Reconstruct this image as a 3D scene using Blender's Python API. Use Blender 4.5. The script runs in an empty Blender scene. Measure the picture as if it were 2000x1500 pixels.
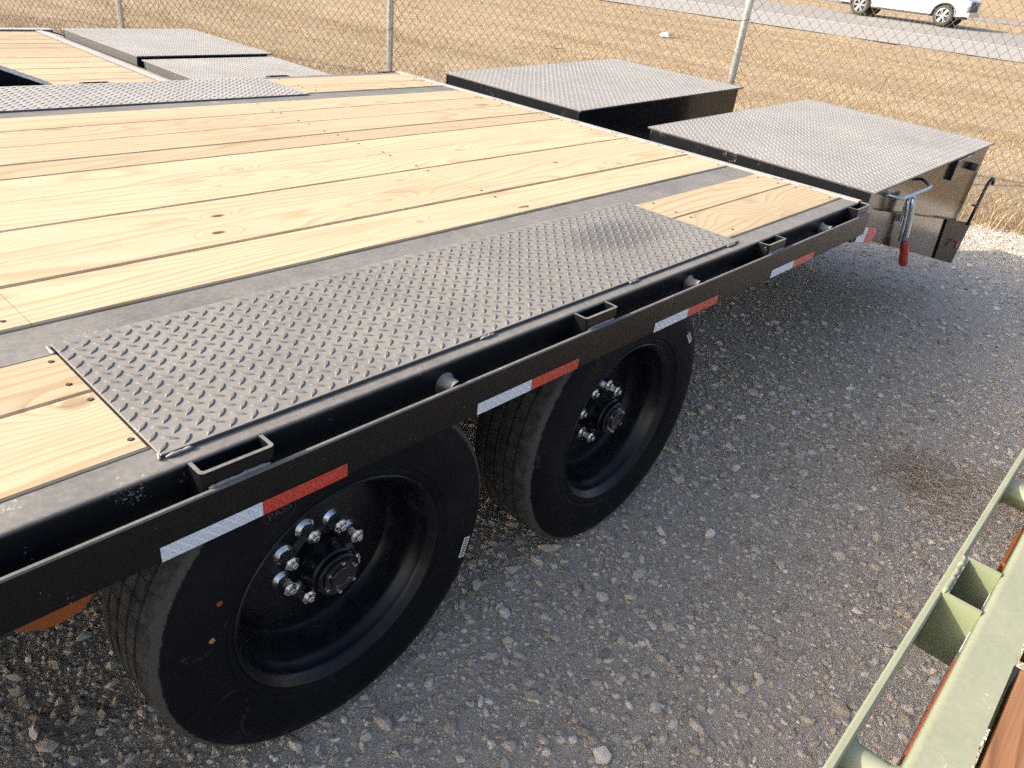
import bpy, bmesh, math, random
import numpy as np
from mathutils import Vector, Matrix

# ---------------------------------------------------------------- camera, sky, sun, exposure
scene = bpy.context.scene
C = scene.collection
ZT = 0.84                                    # deck height of the near trailer
cam_d = bpy.data.cameras.new("camera")
cam = bpy.data.objects.new("camera", cam_d); C.objects.link(cam); scene.camera = cam
yaw, pitch, roll = 0.6968, -0.5266, 0.1194
fw = Vector((math.cos(pitch)*math.cos(yaw), math.cos(pitch)*math.sin(yaw), math.sin(pitch)))
rt = Vector((math.sin(yaw), -math.cos(yaw), 0)); up = rt.cross(fw)
r2 = rt*math.cos(roll) + up*math.sin(roll); u2 = up*math.cos(roll) - rt*math.sin(roll)
cam.matrix_world = Matrix(((r2.x, u2.x, -fw.x, -0.3457), (r2.y, u2.y, -fw.y, -0.8112), (r2.z, u2.z, -fw.z, 0.6632+ZT), (0, 0, 0, 1)))
cam_d.sensor_width = 36; cam_d.lens = 1457.4/2000*36; cam_d.clip_start = 0.02; cam_d.clip_end = 2000

SUN = Vector((-1.64, 1.0, 0.92)).normalized()          # direction towards the sun
SUN_EL = math.asin(SUN.z); SUN_ROT = math.atan2(SUN.x, SUN.y)
world = bpy.data.worlds.new("World"); scene.world = world; world.use_nodes = True
wn = world.node_tree.nodes; wl = world.node_tree.links
sky = wn.new('ShaderNodeTexSky'); sky.sky_type = 'NISHITA'; sky.sun_disc = False
sky.sun_elevation = SUN_EL; sky.sun_rotation = SUN_ROT; sky.altitude = 100; sky.dust_density = 4.5; sky.air_density = 0.8; sky.ozone_density = 0.2
wl.new(sky.outputs[0], wn['Background'].inputs[0]); wn['Background'].inputs[1].default_value = 0.15
sl = bpy.data.lights.new("sun", 'SUN'); sl.energy = 3.6; sl.angle = math.radians(0.53); sl.color = (1.0, 0.89, 0.73)
so = bpy.data.objects.new("sun", sl); C.objects.link(so); so.rotation_euler = SUN.to_track_quat('Z', 'Y').to_euler()
vs = scene.view_settings; vs.view_transform = 'Standard'; vs.look = 'None'; vs.gamma = 1; vs.use_curve_mapping = False
vs.exposure = 1.17
scene.cycles.use_denoising = False; scene.cycles.use_adaptive_sampling = False
scene.cycles.sample_clamp_indirect = 2.5; scene.cycles.max_bounces = 8; scene.cycles.diffuse_bounces = 3; scene.cycles.glossy_bounces = 4

random.seed(7); rng = np.random.default_rng(7)

# ---------------------------------------------------------------- material helpers
class NT:
    def __init__(s, name):
        s.m = bpy.data.materials.new(name); s.m.use_nodes = True; s.t = s.m.node_tree; s.n = s.t.nodes; s.l = s.t.links
        s.b = s.n['Principled BSDF']
    def node(s, typ, **kw):
        n = s.n.new(typ)
        for k, v in kw.items(): setattr(n, k, v)
        return n
    def put(s, sock, v):
        if isinstance(v, (int, float)): sock.default_value = v
        elif isinstance(v, (tuple, list)): sock.default_value = tuple(v) if len(v) != 3 or sock.type == 'VECTOR' else (*v, 1)
        else: s.l.new(v, sock)
    def math(s, op, a, b=0.0, c=0.0, clamp=False):
        n = s.node('ShaderNodeMath', operation=op, use_clamp=clamp)
        for i, v in enumerate((a, b, c)): s.put(n.inputs[i], v)
        return n.outputs[0]
    def vmath(s, op, a, b=(0, 0, 0)):
        n = s.node('ShaderNodeVectorMath', operation=op); s.put(n.inputs[0], a); s.put(n.inputs[1], b); return n.outputs[0]
    def noise(s, vec, scale, detail=4, rough=.55, dist=0.0, col=False):
        n = s.node('ShaderNodeTexNoise'); s.put(n.inputs['Vector'], vec); n.inputs['Scale'].default_value = scale
        n.inputs['Detail'].default_value = detail; n.inputs['Roughness'].default_value = rough; n.inputs['Distortion'].default_value = dist
        return n.outputs['Color' if col else 'Fac']
    def voro(s, vec, scale, feature='F1', out='Distance', rand=1.0):
        n = s.node('ShaderNodeTexVoronoi', feature=feature); s.put(n.inputs['Vector'], vec); n.inputs['Scale'].default_value = scale
        n.inputs['Randomness'].default_value = rand
        return n.outputs[out]
    def ramp(s, f, stops):
        n = s.node('ShaderNodeValToRGB'); s.put(n.inputs[0], f); e = n.color_ramp.elements
        while len(e) < len(stops): e.new(.5)
        for i, (p, c) in enumerate(stops):
            e[i].position = p; e[i].color = (c, c, c, 1) if isinstance(c, (int, float)) else (*c, 1)
        return n.outputs[0]
    def mix(s, f, a, b, typ='MIX'):
        n = s.node('ShaderNodeMix', data_type='RGBA', blend_type=typ)
        s.put(n.inputs[0], f); s.put(n.inputs[6], a); s.put(n.inputs[7], b); return n.outputs[2]
    def mapr(s, v, a, b, c=0.0, d=1.0):
        n = s.node('ShaderNodeMapRange'); s.put(n.inputs[0], v)
        for i, q in enumerate((a, b, c, d)): s.put(n.inputs[i+1], q)
        return n.outputs[0]
    def pos(s): return s.node('ShaderNodeNewGeometry').outputs['Position']
    def obj(s): return s.node('ShaderNodeTexCoord').outputs['Object']
    def nz(s):
        x = s.node('ShaderNodeSeparateXYZ'); s.l.new(s.node('ShaderNodeNewGeometry').outputs['Normal'], x.inputs[0]); return x.outputs[2]
    def sep(s, v):
        n = s.node('ShaderNodeSeparateXYZ'); s.put(n.inputs[0], v); return n.outputs
    def comb(s, x, y, z):
        n = s.node('ShaderNodeCombineXYZ')
        for i, v in enumerate((x, y, z)): s.put(n.inputs[i], v)
        return n.outputs[0]
    def bump(s, h, strength=.3, dist=.01, normal=None):
        n = s.node('ShaderNodeBump'); n.inputs['Strength'].default_value = strength; n.inputs['Distance'].default_value = dist
        s.put(n.inputs['Height'], h)
        if normal is not None: s.l.new(normal, n.inputs['Normal'])
        s.l.new(n.outputs[0], s.b.inputs['Normal']); return n.outputs[0]
    def out(s, col=None, rough=None, metal=None, spec=None, coat=None):
        for k, v in (('Base Color', col), ('Roughness', rough), ('Metallic', metal), ('Specular IOR Level', spec), ('Coat Weight', coat)):
            if v is not None: s.put(s.b.inputs[k], v)
        return s.m

KNOTS = [(.525, .945, .017, .009, 1), (.469, .836, .017, .009, 1), (1.31, .612, .026, .008, .8), (-.056, .281, .026, .018, .45), (1.816, .917, .012, .008, .9), (.95, .66, .016, .01, .3), (1.15, .99, .02, .012, .25), (.78, 1.30, .02, .012, .3), (1.6, 1.2, .022, .012, .35), (2.05, .80, .022, .012, .35)]
def wood_mat(name, light, dark, pencil=True, knots=KNOTS, rs=.55):
    m = NT(name); P = m.pos(); rnd = m.node('ShaderNodeObjectInfo').outputs['Random']
    s = m.sep(P); off = m.math('MULTIPLY', rnd, 53.0)
    v = m.comb(m.math('MULTIPLY', s[0], .55), m.math('ADD', m.math('MULTIPLY', s[1], 4.2), off), m.math('MULTIPLY', s[2], 4))
    base = m.noise(v, 1.0, 1.5, .45, .3)
    ph = m.math('MULTIPLY', base, 15.0)
    ph = m.math('ADD', ph, m.math('MULTIPLY', s[1], 26.0))
    # scattered pale knots
    kv = m.comb(m.math('ADD', m.math('MULTIPLY', s[0], .9), off), m.math('MULTIPLY', s[1], 2.6), 0)
    kd = m.voro(kv, 1.3, 'F1', 'Distance')
    bulge = m.mapr(kd, 0.0, .35, 1.0, 0.0)
    ph = m.math('ADD', ph, m.math('MULTIPLY', m.math('POWER', bulge, 2.0), 5.0))
    km = m.mapr(kd, .035, .075, .55, 0)
    ring = None
    for (kx, ky, a, b, st) in knots:
        ax = m.math('DIVIDE', m.math('SUBTRACT', s[0], kx), a); by = m.math('DIVIDE', m.math('SUBTRACT', s[1], ky), b)
        d = m.math('ADD', m.math('MULTIPLY', ax, ax), m.math('MULTIPLY', by, by))
        e = m.math('EXPONENT', m.math('MULTIPLY', d, -.12))
        ph = m.math('ADD', ph, m.math('MULTIPLY', e, 3.0))
        km = m.math('MAXIMUM', km, m.math('MULTIPLY', m.mapr(d, .5, 1.3, 1, 0), st))
    fr = m.math('FRACT', ph)
    saw = m.ramp(fr, [(0, 0), (.55, .25), (.86, 1.0), (1.0, 0)])
    fib = m.noise(m.comb(m.math('MULTIPLY', s[0], 6), m.math('ADD', m.math('MULTIPLY', s[1], 330), off), 0), 1.0, 3, .6)
    mott = m.noise(m.comb(m.math('MULTIPLY', s[0], 1.3), m.math('ADD', m.math('MULTIPLY', s[1], 7), off), 0), 1.0, 3, .6)
    amt = m.math('MULTIPLY', saw, m.mapr(mott, .3, .7, .6, 1.15))
    col = m.mix(amt, light, dark)
    col = m.mix(m.mapr(fib, .35, .75, 0, .42), col, tuple(c*.62 for c in dark))
    tone = m.mapr(rnd, 0, 1, .86, 1.08)
    col = m.mix(1.0, col, m.comb(tone, m.math('POWER', tone, 1.05), m.math('POWER', tone, 1.15)), 'MULTIPLY')
    # weathered / stamped stains
    st = m.noise(m.comb(m.math('MULTIPLY', s[0], 1.7), m.math('ADD', m.math('MULTIPLY', s[1], 9), off), 3.3), 1.0, 5, .65)
    col = m.mix(m.mapr(st, .54, .76, 0, .62), col, tuple(c*.72 for c in dark))
    spk = m.noise(P, 190, 2, .5)
    col = m.mix(m.mapr(spk, .70, .78, 0, .55), col, (.16, .10, .05))
    kcol = m.mix(m.noise(P, 160, 3), (.22, .10, .035), (.03, .015, .008))
    col = m.mix(km, col, kcol)
    if pencil:
        wob = m.math('MULTIPLY', m.math('SUBTRACT', m.noise(P, 2.2, 2), .5), .02)
        xs = m.math('ADD', s[0], wob)
        ln = None
        for lx in (-.02, 1.3, 2.1):
            q = m.mapr(m.math('ABSOLUTE', m.math('SUBTRACT', xs, lx)), .0006, .0015, .55, 0)
            ln = q if ln is None else m.math('MAXIMUM', ln, q)
        ln = m.math('MULTIPLY', ln, m.mapr(m.noise(P, 3.1, 2), .38, .55, 0, 1))
        col = m.mix(ln, col, (.12, .08, .05))
    h = m.math('ADD', m.math('MULTIPLY', saw, .6), m.math('MULTIPLY', fib, .7))
    m.bump(h, .25, .0015)
    return m.out(col, m.mapr(fib, .3, .7, rs, rs+.2), spec=.3)

M = {}
M['wood'] = wood_mat('pine_boards', (.56, .46, .315), (.43, .32, .195))
M['wood_far'] = wood_mat('pine_boards_far', (.54, .44, .30), (.41, .30, .18), False, KNOTS[:1])
M['wood_red'] = wood_mat('red_brown_boards', (.29, .145, .072), (.165, .072, .032), False, KNOTS[:1])

def dusty(name, base, dust, amount, rough, fine=90, coat=0.0, spec=.5, scale=7.0, updust=True, bump=.0, patch=None):
    """paint under a film of road dust; the dust lies on faces that look up"""
    m = NT(name); P = m.pos()
    n1 = m.noise(P, scale, 6, .65); n2 = m.noise(P, fine, 3, .6)
    f = m.math('ADD', m.math('MULTIPLY', n1, .55), m.math('MULTIPLY', n2, .45))
    f = m.mapr(f, .36, .64, amount*.62, amount)
    if patch:
        q = m.sep(P); ax = m.math('DIVIDE', m.math('SUBTRACT', q[0], patch[0]), patch[2]); ay = m.math('DIVIDE', m.math('SUBTRACT', q[1], patch[1]), patch[3])
        d = m.math('ADD', m.math('ADD', m.math('MULTIPLY', ax, ax), m.math('MULTIPLY', ay, ay)), m.math('MULTIPLY', m.noise(P, 14, 4, .6), .8))
        f = m.math('MULTIPLY', f, m.mapr(d, .6, 1.5, .45, 1.0))
    if updust: f = m.math('MULTIPLY', f, m.mapr(m.nz(), .3, .9, .015, 1.0))
    ch = m.noise(P, 260, 2, .5); chip = m.mapr(m.math('MULTIPLY', ch, m.noise(P, 14, 3)), .40, .46, 0, .5)
    col = m.mix(f, base, dust); col = m.mix(chip, col, tuple(min(1, c*1.7) for c in dust))
    if bump: m.bump(n2, bump, .002)
    return m.out(col, m.mapr(f, 0, max(amount, .05), rough, min(.85, rough+.38)), spec=spec, coat=coat)

M['black'] = dusty('black_enamel', (.009, .0105, .014), (.22, .21, .195), .03, .2, coat=.25)
M['rail'] = dusty('rail_enamel', (.003, .004, .006), (.36, .35, .335), .62, .24, coat=.0, spec=.13)
M['flange'] = dusty('black_steel_dusty', (.006, .007, .0095), (.30, .288, .268), .74, .34, spec=.28, bump=.15)
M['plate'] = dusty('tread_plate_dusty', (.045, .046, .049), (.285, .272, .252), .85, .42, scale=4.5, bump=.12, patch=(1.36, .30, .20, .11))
M['plate_far'] = dusty('tread_plate_pale', (.07, .07, .072), (.44, .425, .40), .92, .36, scale=3, bump=.1)  # paler than the near plate: grazing sky reflection put into the dust colour
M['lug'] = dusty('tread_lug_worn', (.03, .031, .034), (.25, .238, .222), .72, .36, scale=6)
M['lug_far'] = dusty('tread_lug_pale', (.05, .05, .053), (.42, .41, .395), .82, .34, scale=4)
M['ramp'] = dusty('ramp_tread_plate', (.04, .044, .052), (.32, .312, .30), .86, .36, scale=2.4, bump=.1)
M['edge'] = dusty('worn_edge_steel', (.05, .052, .055), (.36, .35, .33), .6, .35)
M['gloss'] = dusty('gloss_black', (.006, .007, .009), (.2, .19, .17), .015, .06, coat=.0, spec=.42, updust=False)
M['under'] = dusty('underbody_black', (.006, .006, .007), (.1, .095, .09), .1, .5, spec=.2)
M['trim'] = dusty('bare_trim_steel', (.14, .14, .145), (.50, .48, .455), .85, .36)

def plain(name, col, rough, metal=0.0, spec=.5, var=.12, scale=40, bump=0.0):
    m = NT(name); P = m.pos(); n = m.noise(P, scale, 4, .6)
    c = m.mix(m.mapr(n, .3, .7, 0, 1), tuple(x*(1-var) for x in col), tuple(min(1, x*(1+var)) for x in col))
    if bump: m.bump(n, bump, .002)
    return m.out(c, m.mapr(n, .3, .7, max(0.02, rough-.06), rough+.08), metal, spec)
M['chrome'] = plain('zinc_nuts', (.80, .81, .82), .26, 1.0, var=.06)
M['galv'] = plain('galvanised_steel', (.50, .52, .54), .38, .75, var=.14, scale=30)
M['wire'] = plain('galvanised_wire', (.10, .097, .092), .32, .2, var=.1)
M['redgrip'] = plain('red_vinyl_grip', (.33, .03, .025), .45, var=.2)
M['zinc'] = plain('zinc_plate', (.45, .50, .56), .3, .8, var=.2)
M['green'] = dusty('sage_green_paint', (.17, .20, .118), (.36, .36, .275), .62, .34, fine=120, coat=.1, scale=14)
M['white_paint'] = plain('white_vehicle_paint', (.52, .55, .60), .2, var=.02)
M['glass'] = plain('dark_window_glass', (.02, .025, .03), .06, var=.05)
M['tyre_far'] = plain('vehicle_tyre', (.03, .03, .03), .75)
M['alloy'] = plain('alloy_rim', (.5, .5, .52), .3, .8)
M['dark_trim'] = plain('dark_plastic_trim', (.025, .025, .027), .55)
M['sticker'] = plain('white_sticker', (.62, .62, .6), .5, var=.05)
M['sticker_ink'] = plain('sticker_ink', (.12, .12, .12), .6)
M['red_mark'] = plain('red_paint_dot', (.30, .035, .02), .6)
M['ochre_mark'] = plain('ochre_paint_dot', (.35, .2, .05), .6)
M['emboss'] = plain('embossed_rubber', (.028, .029, .031), .5)
M['litter'] = plain('pale_litter', (.7, .66, .6), .7, var=.15)
M['twig'] = plain('dry_twig', (.09, .06, .04), .8)
M['screw'] = plain('deck_screw', (.16, .13, .10), .45, .6, var=.4)
M['hole'] = plain('countersunk_hole', (.03, .018, .01), .9)
M['bead'] = dusty('weld_bead', (.10, .10, .10), (.42, .40, .37), .7, .4)

def tape_mat(name, col, line):
    m = NT(name); s = m.sep(m.pos())
    a = m.math('FRACT', m.math('MULTIPLY', m.math('ADD', s[0], s[2]), 55.0)); b = m.math('FRACT', m.math('MULTIPLY', m.math('SUBTRACT', s[0], m.math('MULTIPLY', s[2], .9)), 140.0))
    k = m.math('MAXIMUM', m.mapr(m.math('ABSOLUTE', m.math('SUBTRACT', a, .5)), .36, .44), m.math('MULTIPLY', m.mapr(m.math('ABSOLUTE', m.math('SUBTRACT', b, .5)), .3, .42), .7))
    return m.out(m.mix(m.math('MULTIPLY', k, .6), col, line), .22, spec=.6)
M['tape_white'] = tape_mat('reflective_white', (.50, .56, .66), (.78, .82, .88))
M['tape_red'] = tape_mat('reflective_red', (.50, .035, .022), (.30, .015, .012))
M['tape_ink'] = plain('tape_print', (.62, .09, .06), .4)
m = NT('amber_lens'); M['amber'] = m.out(m.mix(m.mapr(m.math('FRACT', m.math('MULTIPLY', m.sep(m.pos())[0], 420)), .3, .7), (.26, .068, .009), (.18, .045, .006)), .15); m.b.inputs['Transmission Weight'].default_value = .0

m = NT('tyre_sidewall'); P = m.obj(); n = m.noise(P, 28, 5, .65)
so_ = m.sep(P); rad = m.math('SQRT', m.math('ADD', m.math('MULTIPLY', so_[0], so_[0]), m.math('MULTIPLY', so_[2], so_[2])))
dst = m.math('MULTIPLY', m.mapr(m.math('ADD', rad, m.math('MULTIPLY', m.noise(P, 55, 5, .75), .016)), .3765, .3795), .9)
dst = m.math('MAXIMUM', dst, m.math('MULTIPLY', m.mapr(m.noise(P, 6, 6, .7), .5, .75), .10))
scr = m.ramp(m.noise(P, 9, 8, .75, 1.5), [(.0, 0), (.60, 0), (.64, 1), (.68, 0)])
M['side'] = m.out(m.mix(m.math('MAXIMUM', dst, m.math('MULTIPLY', scr, .35)), m.mix(n, (.0035, .0045, .0075), (.007, .0085, .013)), (.085, .081, .078)), m.mapr(n, .3, .7, .42, .62), spec=.09)
m = NT('tyre_tread'); P = m.obj(); n = m.noise(P, 35, 5, .7)
M['tread'] = m.out(m.mix(m.mapr(n, .35, .7), (.028, .028, .029), (.105, .103, .101)), .85, spec=.2)
m = NT('wheel_paint'); P = m.obj(); n = m.noise(P, 12, 6, .7)
M['rim'] = m.out(m.mix(m.mapr(n, .52, .72, 0, .35), (.004, .0055, .009), (.045, .047, .052)), m.mapr(n, .3, .7, .2, .42), spec=.35)

# ---------------------------------------------------------------- mesh helpers
def mesh_obj(name, verts, faces, mat, parent=None, smooth=False, mats=None, fm=None, auto=None):
    me = bpy.data.meshes.new(name); me.from_pydata([tuple(v) for v in verts], [], [tuple(f) for f in faces]); me.update()
    return link(name, me, mat, parent, smooth, mats, fm, auto)
def link(name, me, mat=None, parent=None, smooth=False, mats=None, fm=None, auto=None):
    if mats:
        for q in mats: me.materials.append(M[q])
        if fm is not None: me.polygons.foreach_set('material_index', np.asarray(fm, dtype=np.int32))
    elif mat: me.materials.append(M[mat])
    if smooth: me.polygons.foreach_set('use_smooth', np.ones(len(me.polygons), dtype=bool))
    if auto is not None: me.set_sharp_from_angle(angle=math.radians(auto))
    o = bpy.data.objects.new(name, me); C.objects.link(o); o.parent = parent
    return o
def np_mesh(name, V, F, mat, parent=None, smooth=False):
    """V (n,3), F (m,k) arrays, all faces with k corners"""
    me = bpy.data.meshes.new(name); n, k = F.shape
    me.vertices.add(len(V)); me.vertices.foreach_set('co', np.asarray(V, dtype=np.float32).ravel())
    me.loops.add(n*k); me.loops.foreach_set('vertex_index', np.asarray(F, dtype=np.int32).ravel())
    me.polygons.add(n); me.polygons.foreach_set('loop_start', np.arange(0, n*k, k, dtype=np.int32))
    me.polygons.foreach_set('use_smooth', np.full(n, smooth, dtype=bool))
    me.update(calc_edges=True)
    return link(name, me, mat, parent)
class MB:
    def __init__(s): s.v = []; s.f = []
    def add(s, V, F):
        b = len(s.v); s.v += [tuple(q) for q in V]; s.f += [tuple(b+i for i in f) for f in F]; return s
    def box(s, x0, x1, y0, y1, z0, z1, ch=0.0):
        if ch <= 0:
            V = [(x, y, z) for z in (z0, z1) for (x, y) in ((x0, y0), (x1, y0), (x1, y1), (x0, y1))]
            return s.add(V, [(3, 2, 1, 0), (4, 5, 6, 7), (0, 1, 5, 4), (1, 2, 6, 5), (2, 3, 7, 6), (3, 0, 4, 7)])
        V = [(x, y, z0) for (x, y) in ((x0, y0), (x1, y0), (x1, y1), (x0, y1))] + [(x, y, z1-ch) for (x, y) in ((x0, y0), (x1, y0), (x1, y1), (x0, y1))] + \
            [(x, y, z1) for (x, y) in ((x0+ch, y0+ch), (x1-ch, y0+ch), (x1-ch, y1-ch), (x0+ch, y1-ch))]
        F = [(3, 2, 1, 0), (8, 9, 10, 11)]
        for a in (0, 4):
            for i in range(4): F.append((a+i, a+(i+1) % 4, a+4+(i+1) % 4, a+4+i))
        return s.add(V, F)
    def prism_y(s, pts, y0, y1):
        """polygon of (x,z) points extruded along y"""
        n = len(pts); V = [(x, y0, z) for x, z in pts] + [(x, y1, z) for x, z in pts]
        F = [tuple(range(n)), tuple(range(2*n-1, n-1, -1))] + [(i, n+i, n+(i+1) % n, (i+1) % n) for i in range(n)]
        return s.add(V, F)
    def prism_x(s, pts, x0, x1):
        """polygon of (y,z) points extruded along x"""
        n = len(pts); V = [(x0, y, z) for y, z in pts] + [(x1, y, z) for y, z in pts]
        F = [tuple(range(n-1, -1, -1)), tuple(range(n, 2*n))] + [((i+1) % n, n+(i+1) % n, n+i, i) for i in range(n)]
        return s.add(V, F)
    def tube(s, pts, r, n=8, cap=True):
        pts = [Vector(p) for p in pts]; base = len(s.v); ref = None
        for i, p in enumerate(pts):
            t = (pts[min(i+1, len(pts)-1)] - pts[max(i-1, 0)]).normalized()
            if ref is None: ref = t.orthogonal().normalized()
            ref = (ref - t*ref.dot(t)).normalized(); b = t.cross(ref); rr = r[i] if isinstance(r, (list, tuple)) else r
            for k in range(n):
                a = 2*math.pi*k/n; s.v.append(tuple(p + ref*math.cos(a)*rr + b*math.sin(a)*rr))
        for i in range(len(pts)-1):
            for k in range(n): s.f.append((base+i*n+k, base+i*n+(k+1) % n, base+(i+1)*n+(k+1) % n, base+(i+1)*n+k))
        if cap: s.f.append(tuple(base+k for k in range(n-1, -1, -1))); s.f.append(tuple(base+(len(pts)-1)*n+k for k in range(n)))
        return s
    def lathe_y(s, prof, n=48, close=False, ang0=0.0):
        """(y,r) profile turned round the y axis"""
        base = len(s.v); m_ = len(prof)
        for k in range(n):
            a = ang0+2*math.pi*k/n
            for (y, r) in prof: s.v.append((r*math.cos(a), y, r*math.sin(a)))
        for k in range(n):
            for j in range(m_ if close else m_-1):
                j2 = (j+1) % m_; k2 = (k+1) % n
                s.f.append((base+k*m_+j, base+k2*m_+j, base+k2*m_+j2, base+k*m_+j2))
        return s
    def build(s, name, mat, parent=None, smooth=False, auto=None):
        return mesh_obj(name, s.v, s.f, mat, parent, smooth or auto is not None, auto=auto)
def empty(name, loc=(0, 0, 0), parent=None):
    o = bpy.data.objects.new(name, None); C.objects.link(o); o.location = loc; o.parent = parent; o.empty_display_size = .1; return o
def tag(o, label=None, cat=None, group=None, kind=None):
    for k, v in (('label', label), ('category', cat), ('group', group), ('kind', kind)):
        if v: o[k] = v
    return o
def dup(o, parent, loc=None):
    c = o.copy(); C.objects.link(c); c.parent = parent
    if loc is not None: c.location = loc
    for ch in list(o.children): dup(ch, c)
    return c

# ---------------------------------------------------------------- setting: ground, road
FP = Vector((5.61, 2.26)); FD = Vector((-.4034, .915)); FN = Vector((.915, .4034))     # fence line
def road_u(x, y): return x + .15*(y-9)
def smooth(a, b, t):
    t = np.clip((t-a)/(b-a), 0, 1); return t*t*(3-2*t)
UE0, UE1 = 28.7, 41.3
def tz(x, y):
    u = road_u(x, y)
    return np.interp(u, [-400, 20, 29.1, 39.2, 42, 44, 54, 62, 75, 110, 220, 900], [0, 0, .02, .43, .50, .47, .62, .68, .95, 3.6, 8, 11])
xs = np.unique(np.concatenate([np.linspace(-200, -5, 14), np.linspace(-5, 9, 71), np.linspace(9, 76, 135), np.geomspace(76, 900, 24)]))
ys = np.unique(np.concatenate([-np.geomspace(6, 600, 18), np.linspace(-6, 12, 61), np.geomspace(12, 700, 30)]))
X, Y = np.meshgrid(xs, ys, indexing='ij'); Zg = tz(X, Y) + .012*np.sin(X*1.9+1)*np.sin(Y*2.3) * smooth(8, 10, road_u(X, Y))
Ug = road_u(X, Y); Zg = Zg - .10*(((Ug > UE0+.25) & (Ug < UE1-.25)) | ((Ug > 54.3) & (Ug < 61.7)))
Vg = np.stack([X, Y, Zg], -1).reshape(-1, 3); nx, ny = len(xs), len(ys)
I = np.arange(nx*ny).reshape(nx, ny); Fg = np.stack([I[:-1, :-1], I[1:, :-1], I[1:, 1:], I[:-1, 1:]], -1).reshape(-1, 4)
m = NT('lot_gravel_and_dry_grass'); P = m.pos(); s = m.sep(P)
sd = m.math('ADD', m.math('MULTIPLY', m.math('SUBTRACT', s[0], FP.x), FN.x), m.math('MULTIPLY', m.math('SUBTRACT', s[1], FP.y), FN.y))
sd = m.math('ADD', sd, m.math('MULTIPLY', m.math('SUBTRACT', m.noise(P, 2.5, 5, .7), .5), .7))
gm = m.mapr(sd, -.16, .08)
c1 = m.voro(P, 170, 'F1', 'Color'); c2 = m.voro(P, 62, 'F1', 'Color'); e1 = m.voro(P, 170, 'DISTANCE_TO_EDGE'); e2 = m.voro(P, 62, 'DISTANCE_TO_EDGE')
big = m.noise(P, 1.6, 5, .6); fines = m.noise(P, 420, 3, .6)
g = m.mix(m.sep(c1)[0], (.39, .352, .298), (.70, .65, .575)); g2 = m.mix(m.sep(c2)[1], (.41, .37, .315), (.71, .665, .59))
stone = m.mapr(m.noise(P, 9, 4, .6), .44, .60)
g = m.mix(m.math('MULTIPLY', stone, m.mapr(e2, .01, .06)), g, g2)
g = m.mix(m.mapr(e1, .0, .10, .75, 0), g, (.15, .132, .115))
g = m.mix(m.mapr(fines, .35, .7, 0, .4), g, (.30, .265, .225))
g = m.mix(m.mapr(big, .42, .66, 0, .65), g, (.50, .445, .375))
mow = m.noise(m.comb(m.math('MULTIPLY', s[0], .9), m.math('MULTIPLY', s[1], .12), 0), 1.0, 4, .6)
blot = m.noise(P, 2.6, 5, .7); gf = m.noise(P, 30, 4, .7)
gr = m.mix(m.mapr(mow, .35, .65), (.31, .235, .145), (.46, .365, .245)); gr = m.mix(m.mapr(blot, .45, .7, 0, .5), gr, (.24, .16, .08))
gr = m.mix(m.mapr(gf, .4, .7, 0, .6), gr, (.15, .10, .055))
m.bump(m.math('ADD', m.math('MULTIPLY', m.math('MINIMUM', e1, .3), 1.4), m.math('MULTIPLY', fines, .5)), .6, .005)
M['ground'] = m.out(m.mix(gm, g, gr), .92, spec=.2)
tag(np_mesh('ground', Vg, Fg, 'ground', smooth=True), kind='structure')

def strip(name, u0, u1, dz, mat, nu=6, y0=-120, y1=200):
    us = np.linspace(u0, u1, nu); yy = np.concatenate([np.linspace(y0, -10, 12), np.linspace(-5, 40, 30), np.linspace(50, y1, 12)])
    U, Yy = np.meshgrid(us, yy, indexing='ij'); Xx = U - .15*(Yy-9)
    V = np.stack([Xx, Yy, tz(Xx, Yy)+dz], -1).reshape(-1, 3); I = np.arange(V.shape[0]).reshape(len(us), len(yy))
    F = np.stack([I[:-1, :-1], I[1:, :-1], I[1:, 1:], I[:-1, 1:]], -1).reshape(-1, 4)
    return tag(np_mesh(name, V, F, mat, smooth=True), kind='structure')
m = NT('asphalt'); P = m.pos(); a = m.noise(P, 70, 3, .7); b = m.noise(P, .8, 5, .6); s = m.sep(P)
uu = m.math('ADD', s[0], m.math('MULTIPLY', m.math('SUBTRACT', s[1], 9), .15))
c = m.mix(m.mapr(uu, 33.7, 33.9), (.36, .345, .325), (.28, .265, .25)); c = m.mix(m.mapr(b, .4, .65, 0, .35), c, (.30, .285, .265))
M['asphalt'] = m.out(m.mix(m.mapr(a, .4, .65, 0, .35), c, (.15, .145, .14)), .85)
m = NT('road_line_paint'); P = m.pos(); M['line'] = m.out(m.mix(m.mapr(m.noise(P, 9, 5, .7), .5, .68), (.62, .61, .58), (.25, .24, .23)), .7)
strip('road', UE0, UE1, .014, 'asphalt', 12); strip('road_edge_line', 33.68, 33.92, .020, 'line', 3)
strip('far_road', 54, 62, .014, 'asphalt', 6)

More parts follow.
